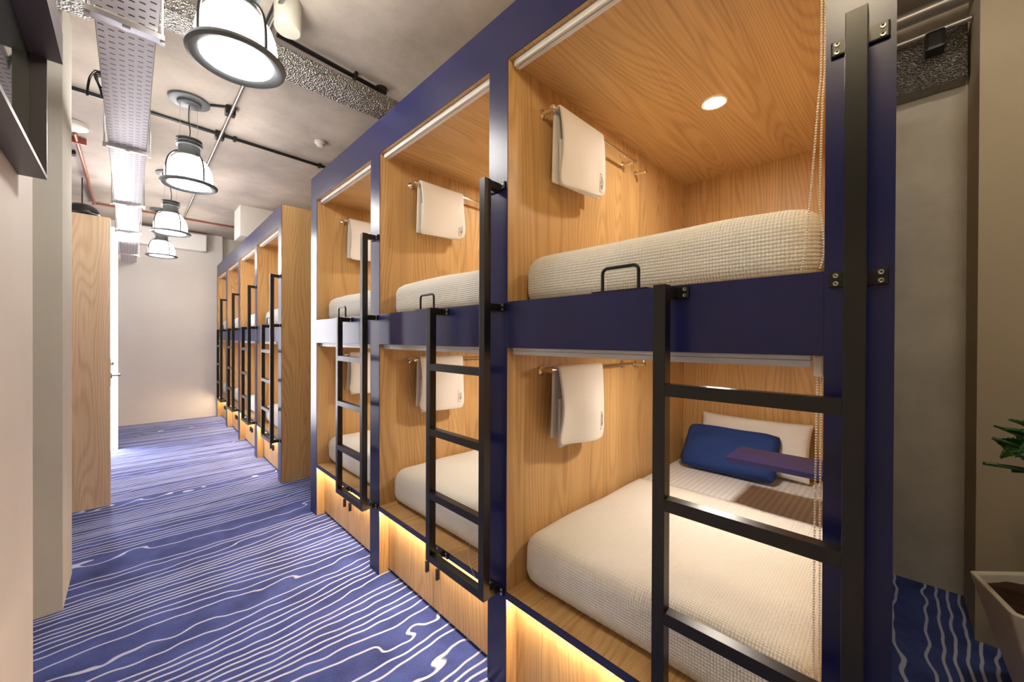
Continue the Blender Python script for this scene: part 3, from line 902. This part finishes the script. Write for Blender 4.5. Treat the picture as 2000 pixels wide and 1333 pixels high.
b = B(); lathe(b, [(0.0, 0.0), (0.115, 0.0), (0.112, -0.03), (0.08, -0.045), (0.0, -0.048)], (-0.38, 5.30, ZC-.0005), 32)
obj('base_plate', b, 'plastic', sp)
b = B(); box(b, -0.40, -0.30, 5.62, 5.64, ZC-.06, ZC-.0005); obj('pipe_clip', b, 'copper', sp)
b = B(); box(b, -0.45, -0.40, 6.05, 6.13, ZC-.04, ZC-.0005, .004)
tag(obj('ceiling_sensor', b, 'black'), 'small black box on the ceiling left of the sprinkler pipe', 'sensor')
struct('trim_1', box(B(), 1.137, 3.415, 6.75, 7.20, 2.97, ZC-.0005), 'wall')

ac = thing('air_conditioner', 'white wall air conditioner high on the far wall', 'air conditioner', (0.54, 9.149, 3.06))
b = B(); box(b, -0.46, 0.46, -0.22, -0.001, 0.0, 0.30, 0.03, 4); obj('housing', b, 'white', ac)
b = B(); box(b, -0.40, 0.40, -0.222, -0.14, -0.004, 0.018, 0.004); obj('louver', b, 'alu', ac)

# ------------------------------------------------------------------ potted plant
pl = thing('potted_plant', 'green leafy plant in a white faceted pot, bottom right corner', 'plant', (2.45, -0.50, 0))
b = B()
def ring(bm, r, z, tw=0.0, n=6):
    return [bm.verts.new((r*cos(2*pi*k/n+tw), r*sin(2*pi*k/n+tw), z)) for k in range(n)]
tw = radians(14)
R0 = ring(b, 0.15, 0.001, tw); R1 = ring(b, 0.29, 0.47, tw); R2 = ring(b, 0.298, 0.50, tw); R3 = ring(b, 0.272, 0.50, tw); R4 = ring(b, 0.262, 0.455, tw)
for a, c in ((R0, R1), (R1, R2), (R2, R3), (R3, R4)):
    for k in range(6): b.faces.new((a[k], a[(k+1) % 6], c[(k+1) % 6], c[k]))
b.faces.new(R0[::-1]); b.faces.new(R4)
o = obj('pot', b, 'pot', pl)
md = o.modifiers.new('soft', 'BEVEL'); md.width = 0.008; md.segments = 3
b = B(); rr_ = []
for q in range(10):
    row = []
    for k in range(48):
        a_ = 2*pi*k/48; sector = (a_-tw) % (pi/3)-pi/6
        r_ = 0.262*cos(pi/6)/cos(sector)*(q/9)
        x, y = r_*cos(a_), r_*sin(a_)
        row.append(b.verts.new((x, y, 0.466+0.012*noise.noise(Vector((x*24, y*24, 1)))+.004*noise.noise(Vector((x*70, y*70, 4))))))
    rr_.append(row)
for r1, r2 in zip(rr_, rr_[1:]):
    for k in range(48): b.faces.new((r1[k], r1[(k+1) % 48], r2[(k+1) % 48], r2[k]))
bmesh.ops.remove_doubles(b, verts=b.verts[:], dist=1e-5)
obj('soil', b, 'soil', pl)
def leaf(base, tip, width, droop=0.03, serr=0.0, twist=0.0):
    b = B(); base = Vector(base); tip = Vector(tip); ax = tip-base
    side = ax.cross(Vector((0, 0, 1))).normalized(); upv = side.cross(ax).normalized()
    side = (side*cos(twist)+upv*sin(twist)).normalized(); upv = side.cross(ax).normalized()
    n = 18; rows = []
    for i in range(n+1):
        s = i/n
        wd_ = width*(sin(pi*min(1, s*1.02)**.8))*(1-.15*s)
        if serr: wd_ *= 1+serr*(1 if i % 2 else -1)
        c = base+ax*s+upv*(droop*sin(pi*s))
        rows.append([b.verts.new(c-side*wd_+upv*.012), b.verts.new(c-side*wd_*.5+upv*.002), b.verts.new(c), b.verts.new(c+side*wd_*.5+upv*.002), b.verts.new(c+side*wd_+upv*.012)])
    for r1, r2 in zip(rows, rows[1:]):
        for k in range(4):
            f = b.faces.new((r1[k], r1[k+1], r2[k+1], r2[k])); f.smooth = True
    o = obj('leaf', b, 'leaf', pl, smooth=True)
    md = o.modifiers.new('thick', 'SOLIDIFY'); md.thickness = 0.0012
    return o
stems = [((0.02, 0.03, 0.45), (-0.06, 0.06, 0.75), (-0.12, 0.13, 0.985)), ((-0.03, 0.02, 0.45), (-0.08, 0.08, 0.8), (-0.12, 0.125, 1.08)),
         ((0.05, -0.05, 0.45), (0.10, -0.02, 0.8), (0.12, 0.0, 1.1)), ((0.0, -0.06, 0.45), (-0.02, -0.12, 0.8), (-0.02, -0.2, 1.15))]
for s in stems:
    obj('stem', tube(B(), spline(s, 8), 0.006, 8), 'stem', pl)
leaf((-0.12, 0.10, 0.985), (-0.12, 0.272, 0.998), 0.017, 0.004, serr=.08)
leaf((-0.13, 0.02, 1.00), (-0.10, 0.200, 0.982), 0.024, 0.006)
leaf((-0.12, 0.14, 1.05), (-0.12, 0.252, 1.100), 0.016, 0.006)
leaf((-0.12, 0.12, 1.09), (-0.12, 0.248, 1.150), 0.012, 0.004, twist=.9)
for k in range(22):
    a = radians(k*137.5); e = radians(-35+80*((k*7) % 22)/22)
    bx, by, bz = -0.12+.02*cos(a), 0.125+.02*sin(a), 1.09+.05*(((k*5) % 22)/22-.5)
    L_ = .085+.03*((k*3) % 5)/5
    leaf((bx, by, bz), (bx+L_*cos(a)*cos(e), by+L_*sin(a)*cos(e), bz+L_*sin(e)), 0.034, 0.018, serr=.10, twist=1.2*(k % 3-1)+.6)
for k in range(8):
    a = radians(k*45); leaf((0.12, 0.0, 1.1), (0.12+.22*cos(a), 0.0+.15*sin(a), 1.14+.06*(k % 2)), 0.05, 0.04, serr=.08)
    leaf((-0.02, -0.2, 1.15), (-0.02+.24*cos(a+.3), -0.2+.22*sin(a+.3), 1.2-.05*(k % 2)), 0.05, 0.04, serr=.08)
